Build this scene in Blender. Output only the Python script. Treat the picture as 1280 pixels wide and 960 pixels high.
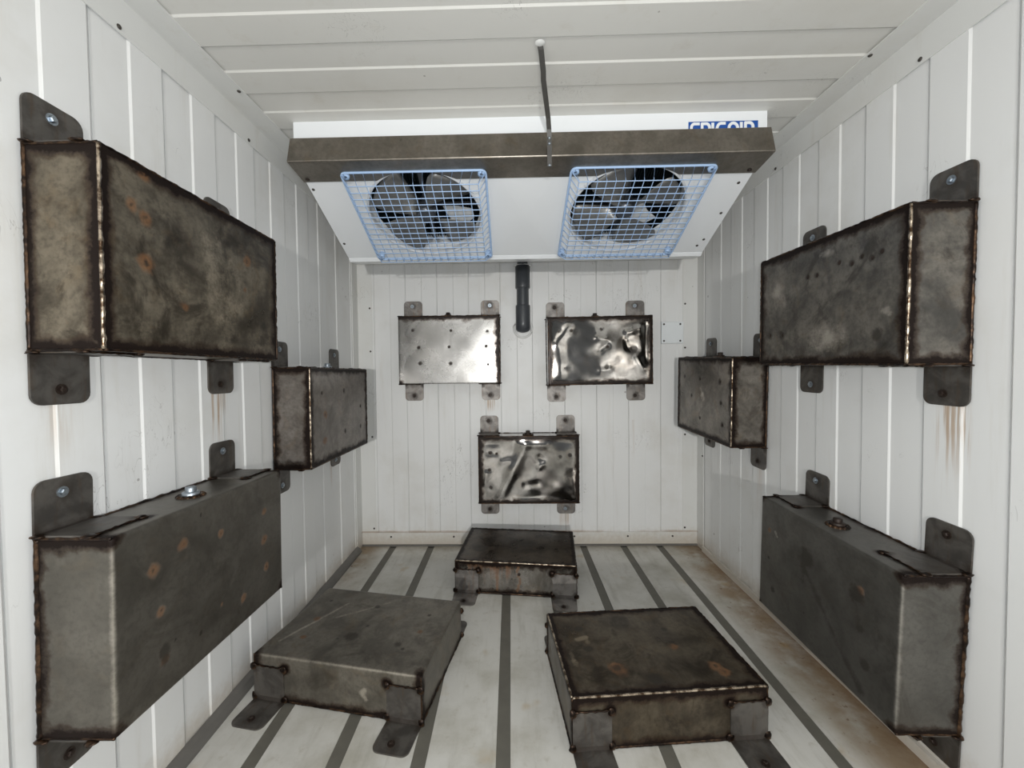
import bpy, bmesh, math, random
from mathutils import Matrix, Vector, noise
random.seed(7)
for o in list(bpy.data.objects):
    bpy.data.objects.remove(o)
scene = bpy.context.scene
COL = scene.collection

# ------------------------------------------------------------------ camera
F_PX, PITCH, YAW, ROLL, CX, CY = 509.3753, 0.0291, -0.0206, -0.0115, -12.0438, -3.6633
def cam_rows():
    rows = []
    for v in ((1, 0, 0), (0, 1, 0), (0, 0, 1)):
        x, y, z = v
        x, y = math.cos(YAW)*x - math.sin(YAW)*y, math.sin(YAW)*x + math.cos(YAW)*y
        y, z = math.cos(PITCH)*y - math.sin(PITCH)*z, math.sin(PITCH)*y + math.cos(PITCH)*z
        x, z = math.cos(ROLL)*x + math.sin(ROLL)*z, -math.sin(ROLL)*x + math.cos(ROLL)*z
        rows.append((x, y, z))
    return rows          # rows[i] = image of world axis i in (right, forward, up)
R_ = cam_rows()
cam_d = bpy.data.cameras.new('camera')
cam = bpy.data.objects.new('camera', cam_d)
COL.objects.link(cam)
m = Matrix.Identity(4)
for i in range(3):
    m[i][0] = R_[i][0]; m[i][1] = R_[i][2]; m[i][2] = -R_[i][1]
m.translation = (0, 0, 1.2)
cam.matrix_world = m
cam_d.sensor_width = 36.0
cam_d.lens = 36.0*F_PX/1280.0
cam_d.shift_x = -CX/1280.0
cam_d.shift_y = CY/1280.0
cam_d.clip_start = 0.02
scene.camera = cam

# ------------------------------------------------------------------ world, lights, exposure
world = bpy.data.worlds.new('world'); scene.world = world
world.use_nodes = True
world.node_tree.nodes['Background'].inputs[0].default_value = (0.86, 0.93, 1.0, 1)
world.node_tree.nodes['Background'].inputs[1].default_value = 0.12
def lamp(name, kind, loc, energy, size, color=(1, 1, 1), rot=None):
    d = bpy.data.lights.new(name, kind); d.energy = energy; d.color = color
    if kind == 'AREA':
        d.shape = 'DISK'; d.size = size
    else:
        d.shadow_soft_size = size
    o = bpy.data.objects.new(name, d); o.location = loc
    if rot: o.rotation_euler = rot
    COL.objects.link(o); return o
lamp('phone_flash', 'POINT', (0.03, -0.03, 1.225), 23, 0.02, (0.93, 0.97, 1.0))
lamp('work_lamp', 'POINT', (0.02, -2.9, 1.25), 170, 0.05, (1.0, 0.985, 0.95))
vs = scene.view_settings
vs.view_transform = 'Standard'; vs.look = 'None'; vs.gamma = 1.0; vs.use_curve_mapping = False
vs.exposure = 0.75

# ------------------------------------------------------------------ room numbers
WL, WR, YB, HC, YF = -1.0305, 1.2467, 2.7444, 2.203, -1.2
P_ = 0.2163

# ------------------------------------------------------------------ node helpers
class NT:
    def __init__(self, name):
        self.mat = bpy.data.materials.new(name); self.mat.use_nodes = True
        self.t = self.mat.node_tree; self.n = self.t.nodes; self.l = self.t.links
        self.bsdf = self.n['Principled BSDF']
    def node(self, typ, **kw):
        nd = self.n.new(typ)
        for k, v in kw.items(): setattr(nd, k, v)
        return nd
    def put(self, sock, v):
        if isinstance(v, bpy.types.NodeSocket): self.l.new(v, sock)
        elif v is not None:
            if isinstance(v, (tuple, list)) and len(v) == 3 and sock.type == 'RGBA': v = (*v, 1)
            sock.default_value = v
    def math(self, op, a, b=None, c=None, clamp=False):
        nd = self.node('ShaderNodeMath', operation=op); nd.use_clamp = clamp
        self.put(nd.inputs[0], a); self.put(nd.inputs[1], b)
        if c is not None: self.put(nd.inputs[2], c)
        return nd.outputs[0]
    def ramp(self, v, a, b):                       # smoothstep a..b -> 0..1
        nd = self.node('ShaderNodeMapRange', interpolation_type='SMOOTHSTEP')
        self.put(nd.inputs['Value'], v); self.put(nd.inputs['From Min'], a); self.put(nd.inputs['From Max'], b)
        return nd.outputs['Result']
    def mix(self, f, a, b, mode='MIX'):
        nd = self.node('ShaderNodeMix', data_type='RGBA', blend_type=mode)
        self.put(nd.inputs['Factor'], f); self.put(nd.inputs['A'], a) if False else None
        s = [i for i in nd.inputs if i.type == 'RGBA']
        self.put(s[0], a); self.put(s[1], b)
        return [o for o in nd.outputs if o.type == 'RGBA'][0]
    def noise(self, vec, scale, detail=4, rough=0.55, dist=0.0):
        nd = self.node('ShaderNodeTexNoise')
        self.put(nd.inputs['Vector'], vec); self.put(nd.inputs['Scale'], scale)
        self.put(nd.inputs['Detail'], detail); self.put(nd.inputs['Roughness'], rough); self.put(nd.inputs['Distortion'], dist)
        return nd.outputs['Fac']
    def mapping(self, vec, scale=(1, 1, 1), loc=(0, 0, 0)):
        nd = self.node('ShaderNodeMapping')
        self.put(nd.inputs['Vector'], vec); nd.inputs['Scale'].default_value = scale; nd.inputs['Location'].default_value = loc
        return nd.outputs[0]
    def pos(self): return self.node('ShaderNodeNewGeometry').outputs['Position']
    def obj(self): return self.node('ShaderNodeTexCoord').outputs['Object']
    def xyz(self, v):
        nd = self.node('ShaderNodeSeparateXYZ'); self.put(nd.inputs[0], v); return nd.outputs
    def attr(self, name):
        nd = self.node('ShaderNodeAttribute', attribute_name=name); return nd
    def bump(self, h, strength, dist=0.002):
        nd = self.node('ShaderNodeBump'); nd.inputs['Strength'].default_value = strength; nd.inputs['Distance'].default_value = dist
        self.put(nd.inputs['Height'], h); self.l.new(nd.outputs[0], self.bsdf.inputs['Normal'])
    def set(self, color=None, rough=None, metal=None, spec=None):
        b = self.bsdf.inputs
        if color is not None: self.put(b['Base Color'], color)
        if rough is not None: self.put(b['Roughness'], rough)
        if metal is not None: self.put(b['Metallic'], metal)
        if spec is not None: self.put(b['Specular IOR Level'], spec)
        return self.mat

def plain(name, color, rough=0.5, metal=0.0, var=0.12, scale=40):
    t = NT(name); p = t.obj()
    n = t.noise(p, scale, 4)
    c = t.mix(t.math('MULTIPLY', n, var*2), color, tuple(x*0.55 for x in color))
    return t.set(c, rough, metal)

# painted insulated panels (walls, ceiling): off-white coat, faint grime, scuff dots, rust runs below the tabs
RUNS = [  # axis of the wall, wall coordinate, along, half width, z top, z bottom, strength
    ('X', WL, 1.40, .030, 1.100, 0.93, .9), ('X', WL, 1.43, .045, 1.11, 1.03, .5), ('X', WL, 1.41, .02, 1.0, .80, .35),
    ('X', WL, 0.905, .035, 1.13, 0.99, .35), ('X', WL, 2.29, .03, .645, .50, .35),
    ('X', WR, 1.165, .045, 1.070, 0.86, .8), ('X', WR, 1.20, .02, 1.07, 0.80, .4), ('X', WR, 1.185, .05, 1.07, .76, .2),
    ('X', WR, 2.06, .04, .67, .40, .35),
    ('Y', YB, -.135, .055, .985, .90, .9), ('Y', YB, .36, .050, .205, .10, .55), ('Y', YB, .82, .012, .8, .35, .25),
]
def paint_mat(name, color, runs=True, low=True):
    t = NT(name); p = t.pos(); x, y, z = t.xyz(p)
    g = t.noise(p, 2.2, 6, .6)
    f = t.noise(p, 38, 4, .6)
    st = t.noise(t.mapping(p, (14, 14, 1.2)), 1.0, 5, .65)
    c = t.mix(t.math('MULTIPLY', t.ramp(g, .48, .75), .45), color, (.60, .575, .52))
    c = t.mix(t.math('MULTIPLY', t.ramp(st, .55, .8), .35), c, (.56, .52, .45))
    # scuff dots
    v = t.node('ShaderNodeTexVoronoi', feature='F1'); t.put(v.inputs['Vector'], t.mapping(p, (1, 1, 1))); v.inputs['Scale'].default_value = 7.0
    dots = t.math('LESS_THAN', v.outputs['Distance'], t.math('MULTIPLY', t.ramp(t.noise(p, 9, 2), .45, .7), .055))
    c = t.mix(t.math('MULTIPLY', dots, .55), c, (.20, .18, .16))
    ln = t.noise(t.mapping(p, (26, 26, 9)), 1.0, 2, .5, 1.5)
    mk = t.math('MULTIPLY', t.math('LESS_THAN', t.math('ABSOLUTE', t.math('SUBTRACT', ln, .5)), .006), t.ramp(t.noise(p, 3.1, 2), .58, .68))
    c = t.mix(t.math('MULTIPLY', mk, .5), c, (.22, .2, .18))
    if low:   # dirt line where the walls meet the floor
        d = t.math('MULTIPLY', t.ramp(t.math('ADD', z, t.math('MULTIPLY', t.math('SUBTRACT', f, .5), .10)), .14, 0.0), .55)
        c = t.mix(d, c, (.42, .33, .22))
    bl = t.math('MULTIPLY', t.math('MULTIPLY', t.ramp(t.math('ABSOLUTE', t.math('SUBTRACT', z, .095)), .008, .003), t.math('GREATER_THAN', y, YB-.02)), t.ramp(g, .35, .6))
    c = t.mix(t.math('MULTIPLY', bl, .6), c, (.36, .24, .16))
    if runs:
        fs = t.noise(t.mapping(p, (90, 90, 3.5)), 1.0, 3, .6)
        for ax, wc, al, hw, zt, zb, s in RUNS:
            n_, a_ = (x, y) if ax == 'X' else (y, x)
            near = t.math('LESS_THAN', t.math('ABSOLUTE', t.math('SUBTRACT', n_, wc)), .03)
            wide = t.ramp(t.math('ABSOLUTE', t.math('SUBTRACT', a_, al)), hw, hw*.45)
            dn = t.math('MULTIPLY', t.ramp(z, zb, zb+(zt-zb)*.8), t.math('LESS_THAN', z, zt+.05))
            mk = t.math('MULTIPLY', t.math('MULTIPLY', near, wide), t.math('MULTIPLY', dn, t.ramp(fs, .42, .62)))
            c = t.mix(t.math('MULTIPLY', mk, s*.8), c, (.40, .25, .13))
    t.bump(f, .08, .001)
    return t.set(c, t.math('ADD', .30, t.math('MULTIPLY', g, .25)), 0.0, .45)

def floor_mat(name):
    t = NT(name); p = t.pos(); x, y, z = t.xyz(p)
    g = t.noise(p, 3.0, 6, .62); f = t.noise(p, 26, 5, .6); s = t.noise(t.mapping(p, (22, 3, 3)), 1.0, 5, .6)
    c = t.mix(t.ramp(g, .40, .72), (.60, .585, .545), (.42, .40, .345))
    c = t.mix(t.math('MULTIPLY', t.ramp(s, .5, .75), .5), c, (.36, .34, .29))
    c = t.mix(t.math('MULTIPLY', t.ramp(f, .55, .75), .35), c, (.34, .30, .23))
    # brown rust film towards both side walls and the back corners
    sideR = t.ramp(x, .98, 1.16); sideL = t.math('MULTIPLY', t.ramp(x, -.84, -.98), t.ramp(y, 1.9, 2.45))
    film = t.math('MULTIPLY', t.math('MAXIMUM', sideR, sideL), t.ramp(t.noise(p, 4.5, 6, .62), .30, .60))
    c = t.mix(t.math('MULTIPLY', film, .85), c, (.25, .165, .085))
    near = t.ramp(t.math('ADD', x, t.math('MULTIPLY', t.math('SUBTRACT', f, .5), .16)), 1.15, 1.27)
    c = t.mix(t.math('MULTIPLY', near, .75), c, (.17, .095, .045))
    sp = t.math('MULTIPLY', t.ramp(t.noise(p, 34, 3, .55), .63, .70), t.math('MAXIMUM', sideR, sideL))
    c = t.mix(t.math('MULTIPLY', sp, .75), c, (.15, .08, .04))
    blot = t.math('MULTIPLY', t.ramp(t.noise(p, 5.5, 3, .5), .64, .74), .45)
    c = t.mix(blot, c, (.42, .29, .13))
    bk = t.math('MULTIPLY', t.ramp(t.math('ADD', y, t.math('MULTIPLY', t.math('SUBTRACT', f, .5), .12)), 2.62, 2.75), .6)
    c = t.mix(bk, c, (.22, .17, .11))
    t.bump(f, .12, .001)
    return t.set(c, t.math('ADD', .42, t.math('MULTIPLY', g, .25)), 0.0, .4)

def steel_mat(name, dark, light, rough=.38, metal=.9, seed=0.0, contrast=1.0, brush=0.0, brown=.4, weld=1.0, spec_var=.2, painted=True, grime=.45):
    t = NT(name); p = t.mapping(t.obj(), (1, 1, 1), (seed*3.7, seed*1.9, seed*.7))
    n1 = t.noise(p, 7, 6, .62, .6); n2 = t.noise(p, 22, 5, .6, .3); n3 = t.noise(p, 130, 3, .6)
    st = t.noise(t.mapping(p, (26, 4, 4)), 1.0, 5, .6, .4)
    k = t.math('ADD', t.math('MULTIPLY', n1, .62), t.math('ADD', t.math('MULTIPLY', n2, .22), t.math('MULTIPLY', st, .16)))
    c = t.mix(t.ramp(k, .5-.13/contrast, .5+.13/contrast), dark, light)
    br = t.math('MULTIPLY', t.ramp(t.noise(p, 11, 4, .6, 1.0), .52, .72), brown)
    c = t.mix(br, c, tuple(l*w for l, w in zip(light, (.80, .62, .42))))
    gr = t.noise(p, 5.0, 7, .68, 1.6); n4 = t.noise(p, 75, 5, .65)
    c = t.mix(t.math('MULTIPLY', t.ramp(gr, .50, .66), grime), c, tuple(d*.42*w for d, w in zip(dark, (1.05, .95, .85))))
    c = t.mix(t.math('MULTIPLY', t.ramp(n4, .42, .72), .42), c, tuple(d*.75 for d in dark))
    if not painted:
        t.bump(n3, .03, .001)
        return t.set(c, t.math('ADD', rough, t.math('MULTIPLY', t.math('SUBTRACT', n1, .5), spec_var*2)), metal)
    a = t.attr('paint'); col = a.outputs['Color']; sep = t.node('ShaderNodeSeparateColor'); t.put(sep.inputs[0], col)
    W, G, B, A = sep.outputs[0], sep.outputs[1], sep.outputs[2], a.outputs['Alpha']
    j = t.math('ADD', t.math('MULTIPLY', t.math('SUBTRACT', n2, .5), .9), t.math('MULTIPLY', t.math('SUBTRACT', n3, .5), .45))
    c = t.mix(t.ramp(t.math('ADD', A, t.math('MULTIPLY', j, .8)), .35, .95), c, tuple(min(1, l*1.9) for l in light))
    dk = t.ramp(t.math('ADD', B, j), .35, .85)
    halo = t.ramp(t.math('ADD', W, t.math('MULTIPLY', j, .7)), .08, .45)
    c = t.mix(t.math('MULTIPLY', halo, .75*weld), c, (.036, .019, .010))
    ru = t.ramp(t.math('ADD', G, j), .30, .80)
    c = t.mix(t.math('MULTIPLY', ru, .7), c, t.mix(n3, (.25, .105, .032), (.07, .036, .017)))
    c = t.mix(t.math('MULTIPLY', dk, .8), c, (.022, .017, .012))
    core = t.ramp(t.math('ADD', W, t.math('MULTIPLY', j, .8)), .36, .66)
    c = t.mix(t.math('MULTIPLY', core, weld), c, (.010, .0055, .004))
    dull = t.math('MAXIMUM', t.math('MAXIMUM', t.math('MULTIPLY', core, .75), t.math('MULTIPLY', ru, .8)), t.math('MULTIPLY', dk, .45))
    r = t.math('ADD', rough, t.math('ADD', t.math('MULTIPLY', t.math('SUBTRACT', n1, .5), spec_var*2), t.math('MULTIPLY', dull, .22)), clamp=True)
    mt = t.math('MULTIPLY', metal, t.math('SUBTRACT', 1.0, dull))
    h = t.math('MULTIPLY', n3, .3)
    if brush:
        h = t.math('ADD', h, t.math('MULTIPLY', t.noise(t.mapping(p, (9, 160, 9)), 1.0, 3, .6), brush))
    t.bump(h, .06, .001)
    return t.set(c, r, mt, t.math('SUBTRACT', .45, t.math('MULTIPLY', core, .30)))

M = {}
M['wall'] = paint_mat('wall_paint', (.78, .78, .77))
M['ceiling'] = paint_mat('ceiling_paint', (.70, .69, .655), runs=False, low=False)
M['trim'] = paint_mat('trim_paint', (.72, .72, .70), runs=False)
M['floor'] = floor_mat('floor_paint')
M['strip'] = plain('floor_strip_grey', (.155, .145, .12), .6, 0, .45, 14)
M['kerb'] = plain('kerb_grey', (.17, .16, .145), .6, 0, .4, 18)
M['white'] = plain('white_enamel', (.86, .88, .90), .3, 0, .05, 6)
M['plate'] = plain('white_plastic', (.80, .83, .84), .35, 0, .05, 20)
M['pvc'] = plain('grey_pvc', (.055, .06, .068), .32, 0, .2, 30)
M['silicone'] = plain('silicone', (.78, .78, .76), .4, 0, .15, 40)
M['blue'] = plain('blue_plastic_wire', (.44, .61, .88), .4, 0, .08, 60)
M['logo'] = plain('logo_blue', (.012, .085, .36), .35, 0, .05, 50)
M['logo_white'] = plain('logo_white', (.88, .89, .90), .4, 0, .02, 50)
M['screw'] = plain('dull_screw', (.09, .08, .07), .5, .6, .4, 200)
M['zinc'] = plain('zinc_bolt', (.42, .47, .52), .35, .9, .3, 90)
M['rust_bolt'] = plain('rusted_bolt', (.035, .022, .016), .5, .4, .5, 120)
M['fin'] = plain('dark_coil', (.010, .018, .022), .5, .2, .4, 300)
M['blade'] = plain('grey_fan_blade', (.27, .265, .255), .36, .6, .3, 9)
M['motor'] = plain('dark_motor', (.15, .16, .18), .3, .7, .3, 30)
M['shroud'] = plain('grey_shroud', (.72, .74, .77), .35, .0, .2, 12)
M['dark'] = plain('dark_void', (.006, .007, .008), .7)
M['bar'] = steel_mat('bar_steel', (.20, .18, .153), (.31, .28, .243), .32, .9, 3.3, .8, .0, .25, 0, .1, False, .25)
def tab_mat(name, dark, light, seed, metal, rough):
    t = NT(name); o = t.obj(); x, y, z = t.xyz(o); info = t.node('ShaderNodeObjectInfo').outputs['Random']
    vm = t.node('ShaderNodeVectorMath', operation='ADD'); t.put(vm.inputs[0], o)
    cb = t.node('ShaderNodeCombineXYZ'); t.put(cb.inputs[0], t.math('MULTIPLY', info, 9.0)); t.put(cb.inputs[1], t.math('MULTIPLY', info, 23.0)); t.put(vm.inputs[1], cb.outputs[0])
    p = vm.outputs[0]
    n1 = t.noise(p, 14, 5, .6, .5); n2 = t.noise(p, 60, 4, .6); st = t.noise(t.mapping(p, (60, 9, 9)), 1.0, 4, .6)
    c = t.mix(t.ramp(n1, .38, .62), dark, light)
    c = t.mix(t.math('MULTIPLY', t.ramp(st, .52, .70), .5), c, tuple(l*w for l, w in zip(light, (.72, .52, .36))))
    def dist(*ab):
        s = None
        for a in ab:
            q = t.math('MULTIPLY', a, a); s = q if s is None else t.math('ADD', s, q)
        return t.math('SQRT', s)
    dx = t.math('SUBTRACT', t.math('ABSOLUTE', x), .062)
    dz = t.math('MINIMUM', t.math('ABSOLUTE', t.math('SUBTRACT', z, .010)), t.math('ABSOLUTE', t.math('SUBTRACT', z, .128)))
    d1 = dist(dx, dz, t.math('MULTIPLY', y, .8))
    d2 = dist(x, t.math('SUBTRACT', y, .084), z)
    jit = t.math('MULTIPLY', t.math('SUBTRACT', n2, .5), .03)
    k1 = t.ramp(t.math('ADD', d1, jit), .034, .012); k2 = t.math('MULTIPLY', t.ramp(t.math('ADD', d2, jit), .032, .012), .7)
    k3 = t.math('MULTIPLY', t.ramp(t.math('ADD', y, jit), .020, .004), .75)
    k3 = t.math('MULTIPLY', k3, t.math('LESS_THAN', z, .02))
    m_ = t.math('MAXIMUM', t.math('MAXIMUM', k1, k2), k3)
    c = t.mix(t.math('MULTIPLY', m_, .85), c, (.020, .012, .007))
    return t.set(c, t.math('ADD', rough, t.math('MULTIPLY', m_, .15)), t.math('MULTIPLY', metal, t.math('SUBTRACT', 1.0, t.math('MULTIPLY', m_, .7))))
M['tab'] = tab_mat('tab_steel', (.078, .071, .064), (.135, .124, .112), 5.1, .55, .46)
M['tab_light'] = tab_mat('tab_bright_steel', (.16, .148, .138), (.28, .262, .245), 6.1, .6, .48)
M['strap'] = plain('strap_steel', (.12, .115, .108), .5, .35, .4, 30)
t = NT('weld_metal'); p = t.obj(); n = t.noise(p, 60, 4, .6); n2 = t.noise(p, 9, 3)
M['weld'] = t.set(t.mix(t.ramp(t.math('ADD', n, t.math('SUBTRACT', n2, .5)), .35, .8), (.012, .007, .005), (.11, .062, .034)), .36, .75)
t = NT('weld_bright'); p = t.obj(); n = t.noise(p, 45, 4, .6)
M['weld_bright'] = t.set(t.mix(t.ramp(n, .38, .62), (.06, .035, .02), (.48, .40, .31)), .27, .95)

# ------------------------------------------------------------------ mesh helpers
def link(name, me, mat=None, parent=None, smooth=False):
    o = bpy.data.objects.new(name, me); COL.objects.link(o)
    if mat and not me.materials: me.materials.append(mat)
    if parent: o.parent = parent
    if smooth:
        for f in me.polygons: f.use_smooth = True
    return o
def bm_link(name, bm, mat=None, parent=None, smooth=False):
    bmesh.ops.recalc_face_normals(bm, faces=bm.faces)
    me = bpy.data.meshes.new(name); bm.to_mesh(me); bm.free()
    return link(name, me, mat, parent, smooth)
def empty(name, loc, label, cat, group=None, mat=None):
    o = bpy.data.objects.new(name, None); COL.objects.link(o); o.empty_display_size = .1
    if mat is not None: o.matrix_world = mat
    else: o.location = loc
    tag(o, label, cat, group); return o
def tag(o, label, cat=None, group=None, kind=None):
    if label: o['label'] = label
    if cat: o['category'] = cat
    if group: o['group'] = group
    if kind: o['kind'] = kind
    return o
def box(bm, a, b, M_=None):
    vs_ = [bm.verts.new((x, y, z)) for x in (a[0], b[0]) for y in (a[1], b[1]) for z in (a[2], b[2])]
    for f in ((0, 1, 3, 2), (4, 6, 7, 5), (0, 4, 5, 1), (2, 3, 7, 6), (0, 2, 6, 4), (1, 5, 7, 3)):
        bm.faces.new([vs_[i] for i in f])
    if M_ is not None:
        for v in vs_: v.co = M_ @ v.co
    return vs_
def prism(bm, poly, h0, h1, M_=None):
    """poly in (x,y), extruded along z h0..h1"""
    a = [bm.verts.new((x, y, h0)) for x, y in poly]; b = [bm.verts.new((x, y, h1)) for x, y in poly]
    n = len(poly)
    bm.faces.new(a[::-1]); bm.faces.new(b)
    for i in range(n): bm.faces.new((a[i], a[(i+1) % n], b[(i+1) % n], b[i]))
    if M_ is not None:
        for v in a+b: v.co = M_ @ v.co
    return a+b
def lathe(bm, prof, seg=16, M_=None):
    """prof list of (r,z)"""
    rings = []
    for r, z in prof:
        if r < 1e-6: rings.append([bm.verts.new((0, 0, z))])
        else: rings.append([bm.verts.new((r*math.cos(2*math.pi*i/seg), r*math.sin(2*math.pi*i/seg), z)) for i in range(seg)])
    for a, b in zip(rings, rings[1:]):
        for i in range(seg):
            j = (i+1) % seg
            if len(a) == 1 and len(b) == 1: continue
            if len(a) == 1: bm.faces.new((a[0], b[i], b[j]))
            elif len(b) == 1: bm.faces.new((a[i], b[0], a[j]))
            else: bm.faces.new((a[i], b[i], b[j], a[j]))
    vs_ = [v for r in rings for v in r]
    if M_ is not None:
        for v in vs_: v.co = M_ @ v.co
    return vs_
def tube(bm, pts, rad, seg=6, closed=False):
    pts = [Vector(p) for p in pts]; n = len(pts); rings = []
    for i, p in enumerate(pts):
        if closed: d = pts[(i+1) % n]-pts[i-1]
        else: d = pts[min(i+1, n-1)]-pts[max(i-1, 0)]
        d.normalize()
        u = d.orthogonal().normalized() if abs(d.z) > .9 else d.cross(Vector((0, 0, 1))).normalized()
        w = d.cross(u)
        r = rad(i) if callable(rad) else rad
        rings.append([bm.verts.new(p+u*r*math.cos(2*math.pi*k/seg)+w*r*math.sin(2*math.pi*k/seg)) for k in range(seg)])
    m_ = n if closed else n-1
    for i in range(m_):
        a, b = rings[i], rings[(i+1) % n]
        for k in range(seg): bm.faces.new((a[k], b[k], b[(k+1) % seg], a[(k+1) % seg]))
    if not closed:
        bm.faces.new(rings[0]); bm.faces.new(rings[-1][::-1])
def rounded_poly(x0, y0, x1, y1, r, corners, seg=5):
    """rectangle; corners = set among 'bl','br','tr','tl' rounded with radius r"""
    out = []
    for key, cx, cy, a0 in (('bl', x0, y0, 180), ('br', x1, y0, 270), ('tr', x1, y1, 0), ('tl', x0, y1, 90)):
        if key in corners:
            sx = 1 if 'l' in key else -1; sy = 1 if 'b' in key else -1
            for k in range(seg+1):
                a = math.radians(a0+90*k/seg); out.append((cx+sx*r+r*math.cos(a), cy+sy*r+r*math.sin(a)))
        else: out.append((cx, cy))
    return out
def struct(name, bm, mat, smooth=False):
    o = bm_link(name, bm, mat, None, smooth); o['kind'] = 'structure'; return o

# ------------------------------------------------------------------ the room
D_ = .004    # rib depth
def slab(name, a, b, mat):
    bm = bmesh.new(); box(bm, a, b); return struct(name, bm, mat)
TH = .08
wall_left = slab('wall_left', (WL-.012-TH, YF, -.05), (WL-.012, YB+.012+TH, HC+.05), M['wall'])
wall_right = slab('wall_right', (WR+.012, YF, -.05), (WR+.012+TH, YB+.012+TH, HC+.05), M['wall'])
wall_back = slab('wall_back', (WL-.012, YB+.012, -.05), (WR+.012, YB+.012+TH, HC+.05), M['wall'])
ceiling = slab('ceiling', (WL-.012, YF, HC+.012), (WR+.012, YB+.012, HC+.05), M['ceiling'])
floor = slab('floor', (WL-.012, YF, -.05), (WR+.012, YB+.012, -.012), M['strip'])

def rib_mesh(name, w, length, top, bev, mat):
    """cross-section in (u, n): base at n=-.012, crown at n=0; runs along v"""
    bm = bmesh.new()
    if bev: prof = [(0, -.012), (w, -.012), (w, -D_), (w-bev, top), (bev, top), (0, -D_)]
    else: prof = [(0, -.012), (w, -.012), (w, top), (0, top)]
    prism(bm, prof, 0, length)
    bmesh.ops.recalc_face_normals(bm, faces=bm.faces)
    me = bpy.data.meshes.new(name); bm.to_mesh(me); bm.free(); me.materials.append(mat)
    return me
def ribs(parent, name, length, starts, raised_w, recess_w, frame, mat, lo, hi, gap=.0028):
    """frame(u) -> Matrix whose axes are (along seams pitch, inward normal, along the rib)"""
    hw = raised_w
    meA = rib_mesh(name, raised_w, length, 0.0, .006, mat)
    meB = rib_mesh(name, recess_w-gap, length, -D_, 0, mat)

    for s in starts:
        for me, u, w in ((meA, s, raised_w), (meB, s+raised_w+gap, recess_w-gap)):
            if u < lo-1e-4 or u+w > hi+1e-4:
                u0, u1 = max(u, lo), min(u+w, hi)
                if u1-u0 < .004: continue
                me2 = rib_mesh(name, u1-u0, length, 0.0 if me is meA else -D_, .006 if (me is meA and u1-u0 > .02) else 0, mat)
                o = link(name, me2, None, parent); o.matrix_local = frame(u0)
            else:
                o = link(name, me, None, parent); o.matrix_local = frame(u)
def axes(ex, ey, ez, org):
    m_ = Matrix.Identity(4)
    for i in range(3):
        m_[i][0] = ex[i]; m_[i][1] = ey[i]; m_[i][2] = ez[i]; m_[i][3] = org[i]
    return m_
RW, CW = .112, P_-.112
ks = range(-12, 12)
ribs(wall_left, 'wall_panel', HC, [.897+P_*k for k in ks], RW, CW, lambda u: axes((0, 1, 0), (1, 0, 0), (0, 0, 1), (WL, u, 0)), M['wall'], YF, YB)
ribs(wall_right, 'wall_panel', HC, [1.147+P_*k for k in ks], RW, CW, lambda u: axes((0, 1, 0), (-1, 0, 0), (0, 0, 1), (WR, u, 0)), M['wall'], YF, YB)
ribs(wall_back, 'wall_panel', HC, [-.812+.2136*k for k in range(-2, 11)], .108, .2136-.108, lambda u: axes((1, 0, 0), (0, -1, 0), (0, 0, 1), (u, YB, 0)), M['wall'], WL, WR, .0014)
ribs(ceiling, 'ceiling_panel', WR-WL, [1.155+.2155*k for k in range(-12, 9)], .115, .2155-.115, lambda u: axes((0, 1, 0), (0, 0, -1), (1, 0, 0), (WL, u, HC)), M['ceiling'], YF, YB)

# floor: painted boards with dark grey strips let in between them
SX = [-.812, -.553, -.295, -.036, .220, .477, .747, .988]
edges = [WL] + SX + [WR]
for i in range(len(edges)-1):
    a = edges[i]+(.0225 if i else 0); b = edges[i+1]-(.0225 if i < len(edges)-2 else 0)
    bm = bmesh.new(); box(bm, (a, YF, -.012), (b, YB-.012, 0)); bm_link('floor_board', bm, M['floor'], floor)
sm = bmesh.new(); box(sm, (-.0225, YF, -.0115), (.0225, YB-.03, -.0025)); bmesh.ops.recalc_face_normals(sm, faces=sm.faces)
sme = bpy.data.meshes.new('floor_strip'); sm.to_mesh(sme); sm.free(); sme.materials.append(M['strip'])
for x in SX:
    o = link('floor_strip', sme, None, floor); o.location = (x, 0, 0)

def screw_mesh(r, h, name='screw'):
    bm = bmesh.new(); lathe(bm, [(r, 0), (r, h*.4), (r*.7, h*.9), (0, h)], 10)
    bmesh.ops.recalc_face_normals(bm, faces=bm.faces)
    me = bpy.data.meshes.new(name); bm.to_mesh(me); bm.free(); me.materials.append(M['screw']); return me
SCREW = screw_mesh(.0065, .004)
def screws(parent, pts, nrm):
    q = Vector((0, 0, 1)).rotation_difference(Vector(nrm)).to_matrix().to_4x4()
    for p in pts:
        o = link('screw', SCREW, None, parent); o.matrix_local = Matrix.Translation(p) @ q
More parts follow.
